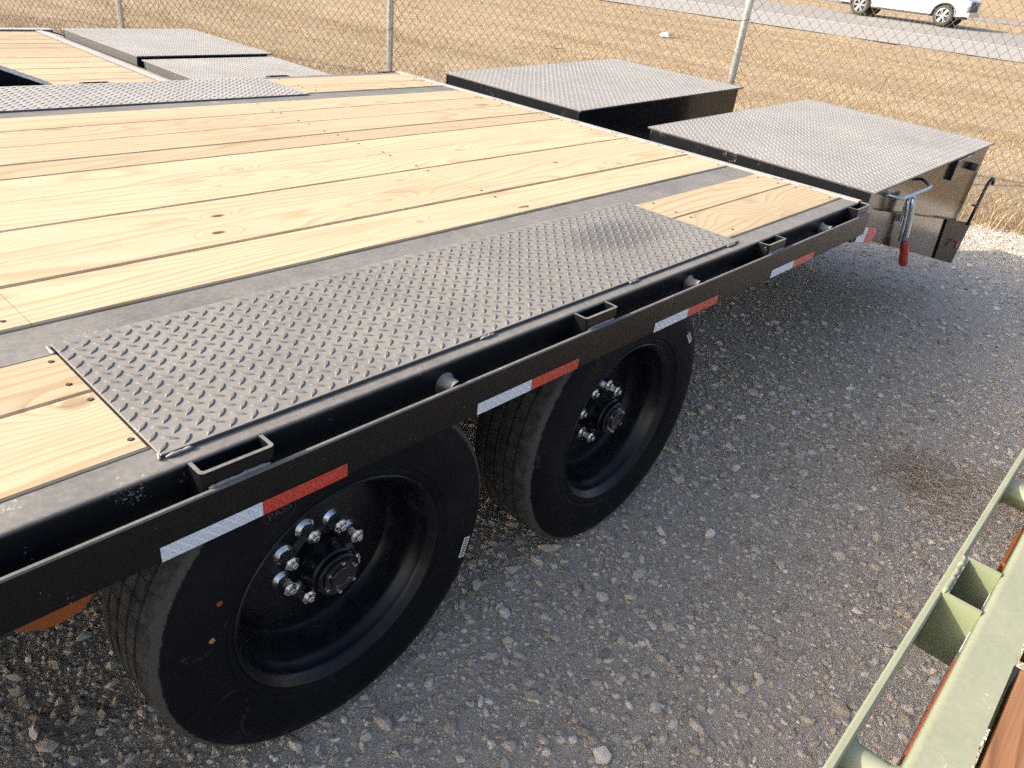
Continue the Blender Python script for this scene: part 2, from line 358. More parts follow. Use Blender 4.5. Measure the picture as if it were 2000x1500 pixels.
# ---------------------------------------------------------------- gravel (stuff): loose stones
ico = bmesh.new(); bmesh.ops.create_icosphere(ico, subdivisions=1, radius=1.0)
IV = np.array([v.co[:] for v in ico.verts]); IF = np.array([[v.index for v in f.verts] for f in ico.faces]); ico.free()
m = NT('loose_gravel'); P = m.pos(); r = m.node('ShaderNodeNewGeometry').outputs['Random Per Island']; n = m.noise(P, 60, 4, .6)
c = m.ramp(r, [(0, (.24, .215, .185)), (.25, (.42, .385, .335)), (.55, (.57, .53, .47)), (.72, (.50, .425, .335)), (.85, (.65, .615, .56)), (1, (.78, .75, .71))])
m.bump(m.noise(P, 240, 3, .6), .35, .003)
M['gravel'] = m.out(m.mix(m.mapr(n, .35, .7, 0, .45), c, (.38, .33, .275)), .9, spec=.25)
def stones(n, fx, size, sig, lo, hi):
    xy = fx(n); n = len(xy); sz = np.clip(np.exp(rng.normal(math.log(size), sig, n)), lo, hi)
    k = rng.normal(1, .20, (n, 12, 1)).clip(.5, 1.5)
    V = IV[None]*k; V = V*(sz[:, None, None]*.5)*np.stack([rng.uniform(.85, 1.5, n), rng.uniform(.65, 1.0, n), rng.uniform(.35, .75, n)], -1)[:, None, :]
    a = rng.uniform(0, 6.283, n); tl = rng.normal(0, .25, n)
    ca, sa, ct, st = np.cos(a), np.sin(a), np.cos(tl), np.sin(tl)
    y, z = V[..., 1]*ct[:, None]-V[..., 2]*st[:, None], V[..., 1]*st[:, None]+V[..., 2]*ct[:, None]
    x = V[..., 0]; X_ = x*ca[:, None]-y*sa[:, None]+xy[:, :1]; Y_ = x*sa[:, None]+y*ca[:, None]+xy[:, 1:]
    Z_ = z + (sz*rng.uniform(-.02, .2, n))[:, None]
    V = np.stack([X_, Y_, Z_], -1).reshape(-1, 3); F = (IF[None]+(np.arange(n)*12)[:, None, None]).reshape(-1, 3)
    return V, F
hn = np.random.default_rng(3); hp = hn.uniform(0, 6.28, (10, 3)); hk = hn.normal(0, 2.2, (10, 2))
def patch(xy): return sum(np.sin(xy[:, 0]*hk[i, 0]+xy[:, 1]*hk[i, 1]+hp[i, 0]) for i in range(10))/4.5
def near_xy(n):
    xy = np.stack([rng.uniform(-.75, 2.6, n), rng.uniform(-1.5, 1.3, n)], -1)
    return xy[rng.uniform(-.9, 1.3, n) < patch(xy)*.8+.35]
def far_xy(n):
    xy = np.stack([rng.uniform(2.4, 6.6, n), rng.uniform(-2.6, 1.6, n)], -1)
    sdv = (xy[:, 0]-FP.x)*FN.x+(xy[:, 1]-FP.y)*FN.y
    return xy[(sdv < .05) & (rng.uniform(-.9, 1.3, n) < patch(xy)*.8+.4)]
GVs, GFs, nvt = [], [], 0
for q in (stones(150000, near_xy, .0075, .42, .0032, .020), stones(12500, near_xy, .018, .40, .011, .044), stones(52000, far_xy, .012, .45, .006, .042)):
    GVs.append(q[0]); GFs.append(q[1]+nvt); nvt += len(q[0])
tag(np_mesh('gravel', np.concatenate(GVs), np.concatenate(GFs), 'gravel'), 'grey crushed limestone stones scattered over the lot around the trailers', 'gravel', kind='stuff')

# ---------------------------------------------------------------- dry grass (stuff)
m = NT('dry_grass_blades'); r = m.node('ShaderNodeNewGeometry').outputs['Random Per Island']; P = m.pos(); s = m.sep(P)
mw = m.noise(m.comb(m.math('MULTIPLY', s[0], .9), m.math('MULTIPLY', s[1], .12), 0), 1.0, 4, .6)
c = m.ramp(r, [(0, (.19, .135, .08)), (.35, (.375, .29, .18)), (.7, (.485, .39, .26)), (1, (.59, .50, .36))])
m.b.inputs['Subsurface Weight'].default_value = 0
cl = m.noise(P, 2.6, 5, .7); c = m.mix(m.mapr(cl, .44, .64, 0, .65), c, (.20, .135, .075))
M['blade'] = m.out(m.mix(m.mapr(mw, .38, .60, .55, 0), c, (.29, .195, .105)), .7, spec=.25)
def blades(pos, ln, wd, lean, name, mat='blade', label=None, cat='grass'):
    n = len(pos); a = rng.uniform(0, 6.283, n); d = np.stack([np.cos(a), np.sin(a), np.zeros(n)], -1); p_ = np.stack([-np.sin(a), np.cos(a), np.zeros(n)], -1)
    b = rng.uniform(0, 6.283, n); p_ = np.stack([np.cos(b), np.sin(b), np.zeros(n)], -1)
    ln = ln[:, None]; wd = wd[:, None]; lean = lean[:, None]; upv = np.array([0, 0, 1.0])
    mid = pos + upv*ln*.55*np.cos(lean*.6) + d*ln*.55*np.sin(lean*.6); tip = mid + upv*ln*.45*np.cos(lean*1.5) + d*ln*.45*np.sin(lean*1.5)
    V = np.stack([pos-p_*wd*.5, pos+p_*wd*.5, mid+p_*wd*.35, mid-p_*wd*.35, tip], 1).reshape(-1, 3)
    o = np.arange(n)[:, None]*5
    F = np.concatenate([o+np.array([[0, 1, 2]]), o+np.array([[0, 2, 3]]), o+np.array([[3, 2, 4]])])
    return tag(np_mesh(name, V, F, mat), label, cat, kind='stuff')
N = 480000
rr = np.exp(rng.uniform(math.log(5.0), math.log(100), N)); th = rng.uniform(math.radians(-18), math.radians(95), N)
gp = np.stack([-.35+rr*np.cos(th), -.81+rr*np.sin(th), np.zeros(N)], -1)
u = road_u(gp[:, 0], gp[:, 1]); sdv = (gp[:, 0]-FP.x)*FN.x+(gp[:, 1]-FP.y)*FN.y
ok = (sdv > -.12+.25*np.sin(gp[:, 1]*7)*np.sin(gp[:, 1]*2.3+1)) & ((u < UE0-.05+.12*np.sin(gp[:, 1]*5)) | ((u > UE1) & (u < 54)) | (u > 62.3))
clump = np.sin(gp[:, 0]*5.1+gp[:, 1]*2.2)*np.sin(gp[:, 1]*4.3-gp[:, 0]*1.7)+np.sin(gp[:, 0]*1.3)*np.sin(gp[:, 1]*1.1)
ok &= rng.uniform(-1.8, 1.2, N) < clump*.7+.3
gp, rr = gp[ok], rr[ok]; gp[:, 2] = tz(gp[:, 0], gp[:, 1])-.004
blades(gp, rng.uniform(.022, .06, len(gp))*(1+rr*.010)*(1+.5*np.clip(clump[ok], -1, 1.2)), .0030*(1+rr*.055)*rng.uniform(.7, 1.4, len(gp)), rng.uniform(.5, 1.45, len(gp)), 'dry_grass', label='short tan dormant grass of the field beyond the fence')
# taller straw along the foot of the fence
n = 9000; t = rng.uniform(-4.5, 9, n); q = np.abs(rng.normal(0, .18, n)); gp = np.stack([FP.x+FD.x*t+FN.x*(q-.12), FP.y+FD.y*t+FN.y*(q-.12), np.zeros(n)], -1)
gp = gp[(np.sin(t*3.1)+np.sin(t*7.7+1)+rng.normal(0, .7, n)) > -.3]; n = len(gp)
blades(gp, rng.uniform(.08, .30, n), rng.uniform(.003, .006, n), rng.uniform(.2, 1.1, n), 'tall_dry_grass', label='taller straw coloured grass growing along the fence foot')

# dead weed runners on the gravel next to the green trailer
m = NT('dead_weed'); r = m.node('ShaderNodeNewGeometry').outputs['Random Per Island']
M['weed'] = m.out(m.ramp(r, [(0, (.24, .19, .14)), (.5, (.44, .37, .29)), (1, (.62, .54, .43))]), .85)
wb = MB()
for (cx, cy, k, sp) in ((2.36, -.62, 70, .24), (2.42, -.50, 45, .28), (2.25, -.74, 45, .18), (2.5, -.83, 60, .22)):
    for i in range(k):
        a = random.gauss(2.2, .9); L = random.uniform(.05, sp); x, y = cx+random.gauss(0, .08), cy+random.gauss(0, .06); z0 = random.uniform(.004, .02); pts = []
        for j in range(5):
            f = j/4; pts.append((x+math.cos(a)*L*f, y+math.sin(a)*L*f, z0+.02*math.sin(f*3)*random.random())); a += random.gauss(0, .22)
        wb.tube(pts, [.0017, .0015, .0013, .001, .0005], 3, False)
tag(wb.build('dead_weeds', 'weed'), 'brown dead weed runners lying on the gravel beside the green trailer', 'weeds', kind='stuff')

# ---------------------------------------------------------------- shared builders
def tread(L, B, hi, name, mat, parent, px=.0352, py=.0328, h=.0019, ln=.0150, wd=.0046):
    """raised lens-shaped lugs of tread plate, two directions"""
    if hi:
        o = [(-1, 0), (-.62, -.72), (0, -1), (.62, -.72), (1, 0), (.62, .72), (0, 1), (-.62, .72)]
        V0 = np.array([(a, b, 0) for a, b in o]+[(a*.62, b*.5, 1) for a, b in o]); F0 = [(i, (i+1) % 8, 8+(i+1) % 8, 8+i) for i in range(8)]
        F0 += [(8, 9, 10, 11), (8, 11, 12, 15), (12, 13, 14, 15)]
    else:
        V0 = np.array([(-1, 0, 0), (-.4, -1, 0), (.4, -1, 0), (1, 0, 0), (.4, 1, 0), (-.4, 1, 0), (-.45, 0, 1), (.45, 0, 1)])
        F0 = [(1, 2, 7, 6), (4, 5, 6, 7), (5, 0, 6, 6), (0, 1, 6, 6), (2, 3, 7, 7), (3, 4, 7, 7)]
    Vs = []
    for fam in (0, 1):
        gx = np.arange(px*(.3+.5*fam), L-.01, px); gy = np.arange(py*(.45+.5*fam), B-.008, py)
        GX, GY = np.meshgrid(gx, gy, indexing='ij'); c = np.stack([GX.ravel(), GY.ravel()], -1)
        a = math.radians(45 if fam == 0 else -45); ca, sa = math.cos(a), math.sin(a)
        x = V0[:, 0]*ln; y = V0[:, 1]*wd; R_ = np.stack([x*ca-y*sa, x*sa+y*ca, V0[:, 2]*h], -1)
        V = np.repeat(R_[None], len(c), 0); V[..., :2] += c[:, None, :]; Vs.append(V)
    V = np.concatenate(Vs); n = len(V); k = len(V0)
    quads = [f for f in F0 if len(set(f)) == 4]; tris = [tuple(dict.fromkeys(f)) for f in F0 if len(set(f)) == 3]
    Ft = []
    for f in quads: Ft += [(f[0], f[1], f[2]), (f[0], f[2], f[3])]
    Ft += tris
    F = (np.array(Ft)[None]+(np.arange(n)*k)[:, None, None]).reshape(-1, 3)
    o = np_mesh(name, V.reshape(-1, 3), F, mat, parent, smooth=False); o['kind'] = 'stuff'
    return o

def make_tyre(parent):
    yc = .1005; prof = [(.010, .232, 0), (-.002, .240, 0), (-.007, .252, 0), (-.0065, .256, 0), (-.012, .262, 0), (-.017, .290, 0), (-.0185, .318, 0), (-.015, .340, 0), (-.013, .343, 0), (-.0065, .360, 0), (.002, .372, 0), (.006, .378, 0), (.010, .3815, 1), (.018, .3845, 1)]
    def gro(y0, y1): return [(y0-.002, .3868, 1), (y0-.001, .376, 2), (y1+.001, .376, 2), (y1+.002, .387, 1)]
    prof += gro(.047, .053) + gro(.081, .086) + gro(.115, .120) + gro(.148, .154)
    prof += [(.183, .3845, 1), (.191, .3815, 1), (.195, .378, 0), (.203, .366, 0), (.215, .34, 0), (.2195, .318, 0), (.218, .29, 0), (.213, .262, 0), (.203, .24, 0), (.191, .232, 0)]
    ns = 66; ang = []
    for k in range(ns):
        b = 2*math.pi*k/ns; w = 2*math.pi/ns; ang += [(b, 0), (b+w*.45, 0), (b+w*.90, 0), (b+w*.905, 1), (b+w*.94, 1), (b+w*.945, 0)]
    V = []; F = []; fm = []; m_ = len(prof)
    for (a, sip) in ang:
        for (y, r, q) in prof:
            aa = a; rr = r
            if q >= 1:
                aa = a + .012*(y-.1)/.1
                if sip and q == 1 and .05 < y < .15: rr = r-.005
            V.append((rr*math.cos(aa), y, rr*math.sin(aa)))
    K = len(ang)
    for k in range(K):
        k2 = (k+1) % K
        for j in range(m_-1):
            F.append((k*m_+j, k2*m_+j, k2*m_+j+1, k*m_+j+1)); fm.append(1 if prof[j][2] and prof[j+1][2] else 0)
    return mesh_obj('tyre', V, F, None, parent, True, ['side', 'tread'], fm, 28)
def hexprism(b, c, r, y0, y1, cone=None, n=6, rot=0.0):
    pr = [(y0, r), (y1, r)]
    V = []; F = []
    for (y, r_) in pr:
        for k in range(n): V.append((c[0]+r_*math.cos(rot+k*2*math.pi/n), y, c[1]+r_*math.sin(rot+k*2*math.pi/n)))
    F = [tuple(range(n, 2*n)), tuple(range(n-1, -1, -1))]+[(k, (k+1) % n, n+(k+1) % n, n+k) for k in range(n)]
    b.add(V, F)
nut_me = None
def make_wheel(parent, loc, flip=False):
    """outer face looks to -y; local origin on the axle line in the plane of the rim lip"""
    global nut_me
    w = empty('wheel', loc, parent)
    make_tyre(w)
    b = MB().lathe_y([(.186, .214), (.150, .205), (.118, .196), (.112, .190), (.108, .178), (.104, .150), (.1035, .060)], 64)
    b.lathe_y([(.012, .233), (.004, .2395), (-.003, .2405), (-.0055, .238), (-.003, .2345), (.003, .231), (.008, .2245), (.016, .221), (.030, .219), (.036, .214), (.058, .207), (.062, .2075), (.082, .202), (.098, .2), (.112, .190)], 72)
    b.build('rim', 'rim', w, auto=35)
    h = MB().lathe_y([(.106, .075), (.098, .070), (.094, .062), (.070, .060), (.064, .056), (.060, .0555), (.038, .0535), (.034, .050), (.024, .049), (.021, .046), (.0205, .0)], 40).build('hub', 'rim', w, auto=35)
    capb = MB(); hexprism(capb, (0, 0), .040, .0205, .0165, n=8, rot=.2); capb.lathe_y([(.017, .026), (.012, .025), (.011, .022), (.014, .018), (.014, 0)], 24)
    capb.build('hub_cap', 'black', w, auto=30)
    bb = MB()
    for k in range(6): hexprism(bb, (.036*math.cos(k*math.pi/3+.4), .036*math.sin(k*math.pi/3+.4)), .0042, .018, .012)
    bb.build('cap_bolts', 'chrome', w)
    if nut_me is None:
        n = MB().lathe_y([(.005, .0), (.005, .0232), (.002, .0232), (-.001, .0205), (-.006, .0165), (-.007, .0155)], 20)
        hexprism(n, (0, 0), .0165, -.006, -.031); n.lathe_y([(-.031, .0125), (-.033, .009), (-.033, .0075), (-.041, .0075), (-.042, .006), (-.042, 0)], 12)
        me = bpy.data.meshes.new('lug_nut'); me.from_pydata(n.v, [], n.f); me.materials.append(M['chrome'])
        me.polygons.foreach_set('use_smooth', np.ones(len(me.polygons), dtype=bool)); me.set_sharp_from_angle(angle=math.radians(30)); nut_me = me
    for k in range(8):
        a = math.radians(16+45*k); o = bpy.data.objects.new('lug_nut', nut_me); C.objects.link(o); o.parent = w
        o.location = (.0835*math.cos(a), .1025, .0835*math.sin(a)); o.rotation_euler = (0, random.uniform(0, 1), 0)
    MB().tube([(.185*math.cos(2.4), .108, .185*math.sin(2.4)), (.180*math.cos(2.4), .085, .180*math.sin(2.4)), (.172*math.cos(2.4), .062, .172*math.sin(2.4))], [.004, .004, .003], 8).build('valve_stem', 'chrome', w)
    if flip: w.rotation_euler = (0, 0, math.pi)
    return w

# ---------------------------------------------------------------- the black flatbed trailer
W = 2.715; X0 = -3.6; XR = 2.488
T = empty('flatbed_trailer', (0, 0, 0))
tag(T, 'long black flatbed trailer with pine plank deck, tread plate wheel covers and two stowed ramps', 'trailer')
def board(x0, x1, y0, y1, mat='wood', parent=None, z=ZT, par=None):
    dz = random.uniform(-.0012, .0012)
    return MB().box(x0, x1, y0, y1, z-.036, z+.004+dz, .003).build('plank', mat, par or T)
mid = [.577, .762, 1.066, 1.268, 1.455, 1.585, 1.768, 1.955, W-.577]; gap = {1: .0085, 2: .0065, 3: .0022, 4: .0045, 5: .002, 6: .003, 7: .0025}
planks = []
for i in range(8):
    g0 = gap.get(i, .004)/2; g1 = gap.get(i+1, .004)/2
    planks.append(board(X0, XR-.004+random.uniform(-.003, .001), mid[i]+g0, mid[i+1]-g1))
for (a, b) in ((.110, .301), (.305, .451), (W-.451, W-.305), (W-.301, W-.110)):
    planks.append(board(X0, -.0225, a, b)); planks.append(board(1.646, XR-.004, a, b))
# deck screws, each a part of its plank
sb = MB().lathe_y([(.0, .0), (.0, .0055)], 10)
sv = [(x, z, .0) for (x, y, z) in sb.v]
def screw_mesh():
    b = MB(); n = 10
    V = [(0, 0, .0006)]+[(.0032*math.cos(k*6.283/n), .0032*math.sin(k*6.283/n), .0012) for k in range(n)]+[(.0048*math.cos(k*6.283/n+.2), .0052*math.sin(k*6.283/n+.2), .0002) for k in range(n)]
    F = [(0, 1+k, 1+(k+1) % n) for k in range(n)]+[(1+k, 11+k, 11+(k+1) % n, 1+(k+1) % n) for k in range(n)]
    me = bpy.data.meshes.new('screw'); me.from_pydata(V, [], F); me.materials.append(M['screw']); me.materials.append(M['hole'])
    me.polygons.foreach_set('material_index', np.array([0]*n+[1]*n, dtype=np.int32)); return me
sm = screw_mesh()
def put_screws(rows, ncen):
    for ip, pl in enumerate(planks):
        xs_ = [v.co.x for v in pl.data.vertices]; ys_ = [v.co.y for v in pl.data.vertices]; zt = max(v.co.z for v in pl.data.vertices)
        for rx in rows:
            if ip < 8 and rx == 1.72: continue
            for ry in (min(ys_)+.028, max(ys_)-.028):
                x = rx+random.uniform(-.012, .012)
                if min(xs_)+.01 < x < max(xs_)-.01:
                    o = bpy.data.objects.new('screw', sm); C.objects.link(o); o.parent = pl; o.location = (x, ry+random.uniform(-.008, .008), zt+.0004)
put_screws((-.045, 1.31, 1.72, 2.44), 9)
# inner frame strips flush with the deck
for (a, b) in ((.455, .573), (W-.573, W-.455)):
    MB().box(X0, XR, a, b, ZT-.012, ZT, .002).build('deck_strip', 'flange', T)
    MB().prism_x([(a+.02, ZT-.012), (b-.02, ZT-.012), (b-.02, ZT-.02), (a+.065, ZT-.02), (a+.065, ZT-.30), (b-.02, ZT-.30), (b-.02, ZT-.312), (a+.02, ZT-.312), (a+.02, ZT-.30), (a+.053, ZT-.30), (a+.053, ZT-.02), (a+.02, ZT-.02)], X0, XR-.03).build('main_beam', 'under', T)
# outer channels: rounded shoulder, deep web
def chan(sgn):
    def yy(d): return d if sgn > 0 else W-d
    pts = [(.107, ZT), (.0535, ZT), (.0530, ZT)]
    for k in range(1, 7):
        a = k*math.pi/12; pts.append((.053-.0065*math.sin(a), ZT-.0065*(1-math.cos(a))))
    pts += [(.0465, ZT-.0070), (.0465, ZT-.115), (.050, ZT-.122), (.107, ZT-.122), (.107, ZT-.115), (.052, ZT-.113), (.052, ZT-.012), (.107, ZT-.010)]
    pts = [(yy(a), b) for a, b in pts]
    if sgn < 0: pts = pts[::-1]
    return MB().prism_x(pts, X0, XR+.05).build('side_channel', 'flange', T, auto=40)
chan(1); chan(-1)
RT = ZT-.027; RB = ZT-.108
def bar_rail(y0, y1, x0, x1, name='rub_rail'):
    b = MB(); c = .0022
    b.prism_x([(y0, RB+c), (y0+c, RB), (y1-c, RB), (y1, RB+c), (y1, RT-c), (y1-c, RT), (y0+c, RT), (y0, RT-c)], x0, x1)
    return b
bar_rail(.0, .0095, X0, XR+.022).build('rub_rail', 'rail', T)
bar_rail(W-.0095, W, X0, XR+.022).build('rub_rail', 'rail', T)
# worn bright top edge of the near rail
S = .8561; Lp = .1155
def pocket_mesh():
    b = MB(); t = .0062; h0 = -.105; h1 = 0.0; y0, y1 = .0102, .0462
    pts = [(0, y1), (0, y0+.006), (.002, y0+.002), (.006, y0), (Lp-.006, y0), (Lp-.002, y0+.002), (Lp, y0+.006), (Lp, y1), (Lp-t, y1), (Lp-t, y0+t+.003), (Lp-t-.003, y0+t), (t+.003, y0+t), (t, y0+t+.003), (t, y1)]
    n = len(pts); V = [(x, y, h0) for x, y in pts]+[(x, y, h1) for x, y in pts]
    F = [(i, (i+1) % n, n+(i+1) % n, n+i) for i in range(n)]
    q = [(0, 1, 12, 13), (1, 2, 12), (2, 3, 11, 12), (3, 4, 10, 11), (4, 5, 9, 10), (5, 6, 9), (6, 7, 8, 9)]
    for f in q: F.append(tuple(n+i for i in f)); F.append(tuple(reversed(f)))
    me = bpy.data.meshes.new('stake_pocket'); me.from_pydata(V, [], F); me.materials.append(M['rail']); return me
pkm = pocket_mesh()
def spool_mesh():
    b = MB().lathe_y([(.0100, .0235), (.0125, .0205), (.016, .0185), (.039, .0185), (.0425, .021), (.0463, .024)], 24)
    me = bpy.data.meshes.new('pipe_spool'); me.from_pydata(b.v, [], b.f); me.materials.append(M['edge']); me.polygons.foreach_set('use_smooth', np.ones(len(me.polygons), dtype=bool)); return me
spm = spool_mesh()
def inst(name, me, parent, loc, rz=0.0, sc=None):
    o = bpy.data.objects.new(name, me); C.objects.link(o); o.parent = parent; o.location = loc; o.rotation_euler = (0, 0, rz)
    if sc: o.scale = sc
    return o
for side in (0, 1):
    for k in range(-4, 4):
        x = k*S if k < 3 else 2.392
        if side == 0: inst('stake_pocket', pkm, T, (x, 0, ZT))
        else: inst('stake_pocket', pkm, T, (x+Lp, W, ZT), math.pi)
        xs_ = k*S+.486 if k < 2 else 2.19
        if k < 3:
            if side == 0: inst('pipe_spool', spm, T, (xs_, 0, ZT-.045))
            else: inst('pipe_spool', spm, T, (xs_, W, ZT-.045), math.pi)
# weld beads on pocket tops and plate corners
def bead_mesh(L, r):
    b = MB(); n = max(4, int(L/.005)); pts = []; rr = []
    for i in range(n+1): pts.append((L*i/n, random.gauss(0, r*.12), random.gauss(0, r*.1))); rr.append(r*random.uniform(.75, 1.2)*(0.5 if i in (0, n) else 1))
    b.tube(pts, rr, 7); return b
for k in range(0, 4):
    x = k*S if k < 3 else 2.392
    o = bead_mesh(.095, .0042).build('weld_bead', 'bead', T, True); o.location = (x+.01, .0095, RT)
# tread plate wheel covers
PX0, PX1, PY0, PY1 = -.0219, 1.6445, .0766, .4835
for side in (0, 1):
    y0 = PY0 if side == 0 else W-PY1
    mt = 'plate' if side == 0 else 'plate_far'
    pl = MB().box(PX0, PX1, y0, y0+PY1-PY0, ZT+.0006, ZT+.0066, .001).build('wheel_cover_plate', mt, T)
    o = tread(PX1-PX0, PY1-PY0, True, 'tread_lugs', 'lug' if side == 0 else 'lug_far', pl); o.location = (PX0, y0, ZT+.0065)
for (x, y, L, a) in ((PX0-.006, .448, .045, 1.57), (PX0-.004, .072, .022, 1.2), (PX0+.005, PY0-.003, .05, 0), (PX1-.07, PY0-.003, .06, 0), (.6, PY0-.003, .05, 0), (1.1, PY0-.003, .05, 0), (.05, PY1+.003, .06, 0), (.75, PY1+.003, .06, 0), (1.5, PY1+.003, .06, 0), (PX1+.004, .45, .03, 1.57)):
    o = bead_mesh(L*.8, .0032).build('weld_bead', 'bead', T, True); o.location = (x, y, ZT+.003); o.rotation_euler = (0, 0, a)
# rear trim bar and cross members
MB().box(XR, XR+.038, .048, W-.048, ZT-.08, ZT+.005, .002).build('rear_trim', 'trim', T)
for k in range(-5, 7): MB().box(k*.41, k*.41+.05, .06, W-.06, ZT-.115, ZT-.038).build('cross_member', 'under', T)
for k in range(14):
    o = bead_mesh(random.uniform(.015, .05), .003).build('weld_bead', 'bead', T, True); o.location = (XR+.002, random.uniform(.1, W-.1), ZT+.006); o.rotation_euler = (0, 0, 1.57)
# axles, wheels
WX = (.292, 1.2185)
for x in WX:
    MB().tube([(x, .22, .39), (x, W-.22, .39)], .06, 16).build('axle', 'under', T, True)
    MB().box(x-.42, x+.42, .47, .53, .40, .47).build('spring_hanger', 'under', T); MB().box(x-.42, x+.42, W-.53, W-.47, .40, .47).build('spring_hanger', 'under', T)
wh = []
for i, x in enumerate(WX):
    w = make_wheel(T, (x, .0886, .3875)); wh.append(w)
    if i: w.rotation_euler = (0, math.radians(-58), 0)
for x in WX:
    w = dup(wh[0], T, (x, W-.0886, .3875)); w.rotation_euler = (0, 0, math.pi)
# inner (hidden side) dust: paint marks and stickers on the near tyres
def on_side(w, x, z, name, mat, r, n=10, sx=1.0):
    rad = math.hypot(x, z); y = np.interp(rad, [.256, .262, .290, .318, .340, .360], [-.0065, -.012, -.017, -.0185, -.015, -.0065])
    b = MB(); b.add([(x+r*sx*math.cos(k*6.283/n)*random.uniform(.75, 1.15), y-.0008, z+r*math.sin(k*6.283/n)*random.uniform(.75, 1.15)) for k in range(n)], [tuple(range(n))])
    return b.build(name, mat, w)
on_side(wh[0], -.262, .137, 'paint_dot', 'red_mark', .006); on_side(wh[0], -.283, .063, 'paint_dot', 'ochre_mark', .006)
def sticker(w, ang, r0, r1, wd):
    ca, sa = math.cos(ang), math.sin(ang); b = MB(); y0 = -.0195
    for (ra, rb, ta, tb, dy) in ((r0, r1, -wd, wd, 0),):
        V = [(r*ca-t*sa, y0, r*sa+t*ca) for r, t in ((ra, ta), (rb, ta), (rb, tb), (ra, tb))]; b.add(V, [(0, 1, 2, 3)])
    o = b.build('tyre_sticker', 'sticker', w); i = MB()
    for k in range(7):
        t0 = -wd+.006+k*.007; V = [(r*ca-t*sa, y0-.0006, r*sa+t*ca) for r, t in ((r0+.003, t0), (r1-.003, t0), (r1-.003, t0+.004), (r0+.003, t0+.004))]; i.add(V, [(0, 1, 2, 3)])
    i.build('barcode', 'sticker_ink', o)
sticker(wh[0], math.radians(-15), .315, .333, .028)
wh2rot = math.radians(-58)
sticker(wh[1], math.radians(38)-math.radians(58), .318, .332, .022)
# embossed sidewall lettering
def text_mesh(body, size, name, mat, parent, loc, rot, extr=.0006):
    cu = bpy.data.curves.new(name, 'FONT'); cu.body = body; cu.size = size; cu.extrude = extr; cu.align_x = 'CENTER'; cu.align_y = 'CENTER'
    to = bpy.data.objects.new('tmp', cu); C.objects.link(to); dg = bpy.context.evaluated_depsgraph_get(); me = bpy.data.meshes.new_from_object(to.evaluated_get(dg))
    bpy.data.objects.remove(to); me.materials.clear(); o = link(name, me, mat, parent); o.location = loc; o.rotation_euler = rot; return o
a = math.radians(118); text_mesh('PASS', .022, 'sidewall_stamp', 'emboss', wh[0], (.305*math.cos(a), -.0185, .305*math.sin(a)), (math.pi/2, -math.radians(12), 0))
rg = MB(); c0 = (.305*math.cos(a), -.0187, .305*math.sin(a)); rg.tube([(c0[0]+.03*math.cos(t*.3142), c0[1], c0[2]+.022*math.sin(t*.3142)) for t in range(21)], .0007, 4, False); rg.build('stamp_ring', 'emboss', wh[0])
# reflective tape
def tape(x0, parent, z0=RB+.0006, ht=.0255, l=.1524, y=-.0011, txt=False):
    t = empty('reflective_tape', (x0, y, z0), parent)
    for i, mt in enumerate(('tape_white', 'tape_red')):
        x = (i-1)*l; b = MB().box(x, x+l, 0, .0006, 0, ht); b.build('white_patch' if i == 0 else 'red_patch', mt, t)
    return t
for x in (.0817, .6834, 1.2847, 1.9098, -.62, -1.24): tp = tape(x, T)
text_mesh('EAST TEXAS', .017, 'tape_lettering', 'tape_ink', T, (.0817+.078, -.0016, RB+.014), (math.pi/2, 0, 0), .0001)
# amber side marker lamp hanging under the rail
L_ = empty('side_marker_lamp', (-.20, .035, RB), T); n = 18
b = MB(); half = [(.056*math.cos(math.pi+k*math.pi/n), .042*math.sin(math.pi+k*math.pi/n)) for k in range(n+1)]
V = [(x, -.012, z) for x, z in half]+[(x*.8, -.022, z*.8) for x, z in half]+[(x, .014, z) for x, z in half]; q = n+1
b.add(V, [(i, i+1, q+i+1, q+i) for i in range(n)]+[(2*q+i, 2*q+i+1, i+1, i) for i in range(n)]+[tuple(range(q, 2*q))[::-1]]); b.build('lens', 'amber', L_, auto=40)
MB().box(-.12, .13, -.004, .010, -.002, .006).build('lens_strip', 'amber', L_)
MB().tube([(-.16, .022, -.035), (-.05, .022, -.043), (.06, .022, -.032), (.14, .02, -.006), (.17, .02, .02)], .011, 8).build('lamp_bracket', 'black', L_, True)

# dovetail, ramps
for (y0, y1) in ((.018, .050), (W-.050, W-.018)):
    MB().prism_y([(2.46, ZT-.135), (2.515, ZT+.002), (2.60, ZT-.035), (4.40, .455), (4.32, .235), (2.70, .665)], y0, y1).build('dovetail_beam', 'gloss', T)
MB().prism_y([(3.80, .574), (4.405, .453), (4.325, .233), (3.86, .357)], .010, .0175).build('tail_guard', 'under', T)
MB().prism_y([(2.54, ZT-.06), (4.38, .44), (4.38, .43), (2.54, ZT-.07)], .051, W-.051).build('dovetail_floor', 'black', T)
MB().prism_y([(4.385, .452), (4.405, .446), (4.325, .240), (4.305, .246)], .0505, W-.0505).build('tail_plate', 'gloss', T)
o = MB().prism_y([(0, 0), (0.128, -.0335), (.150, .0195), (.11, .052), (.022, .066)], -.0005, .0005).build('reflective_tape', 'tape_white', T); o.location = (2.56, .0168, .70)
bpy.data.objects.remove(o)
tpe = empty('reflective_tape', (2.595, .0150, .708), T); tpe.rotation_euler = (0, math.radians(11.5), 0)
b = MB(); b.add([(-.10, -.0006, -.026), (0.0, -.0006, -.026), (0.0, -.0006, .032), (-.085, -.0006, .032), (-.10, -.0006, .018)], [(0, 1, 2, 3, 4)]); b.build('white_patch', 'tape_white', tpe)
b = MB(); b.add([(0.0, -.0006, -.026), (.10, -.0006, -.026), (.118, -.0006, .012), (.10, -.0006, .032), (0, -.0006, .032)], [(0, 1, 2, 3, 4)]); b.build('red_patch', 'tape_red', tpe)

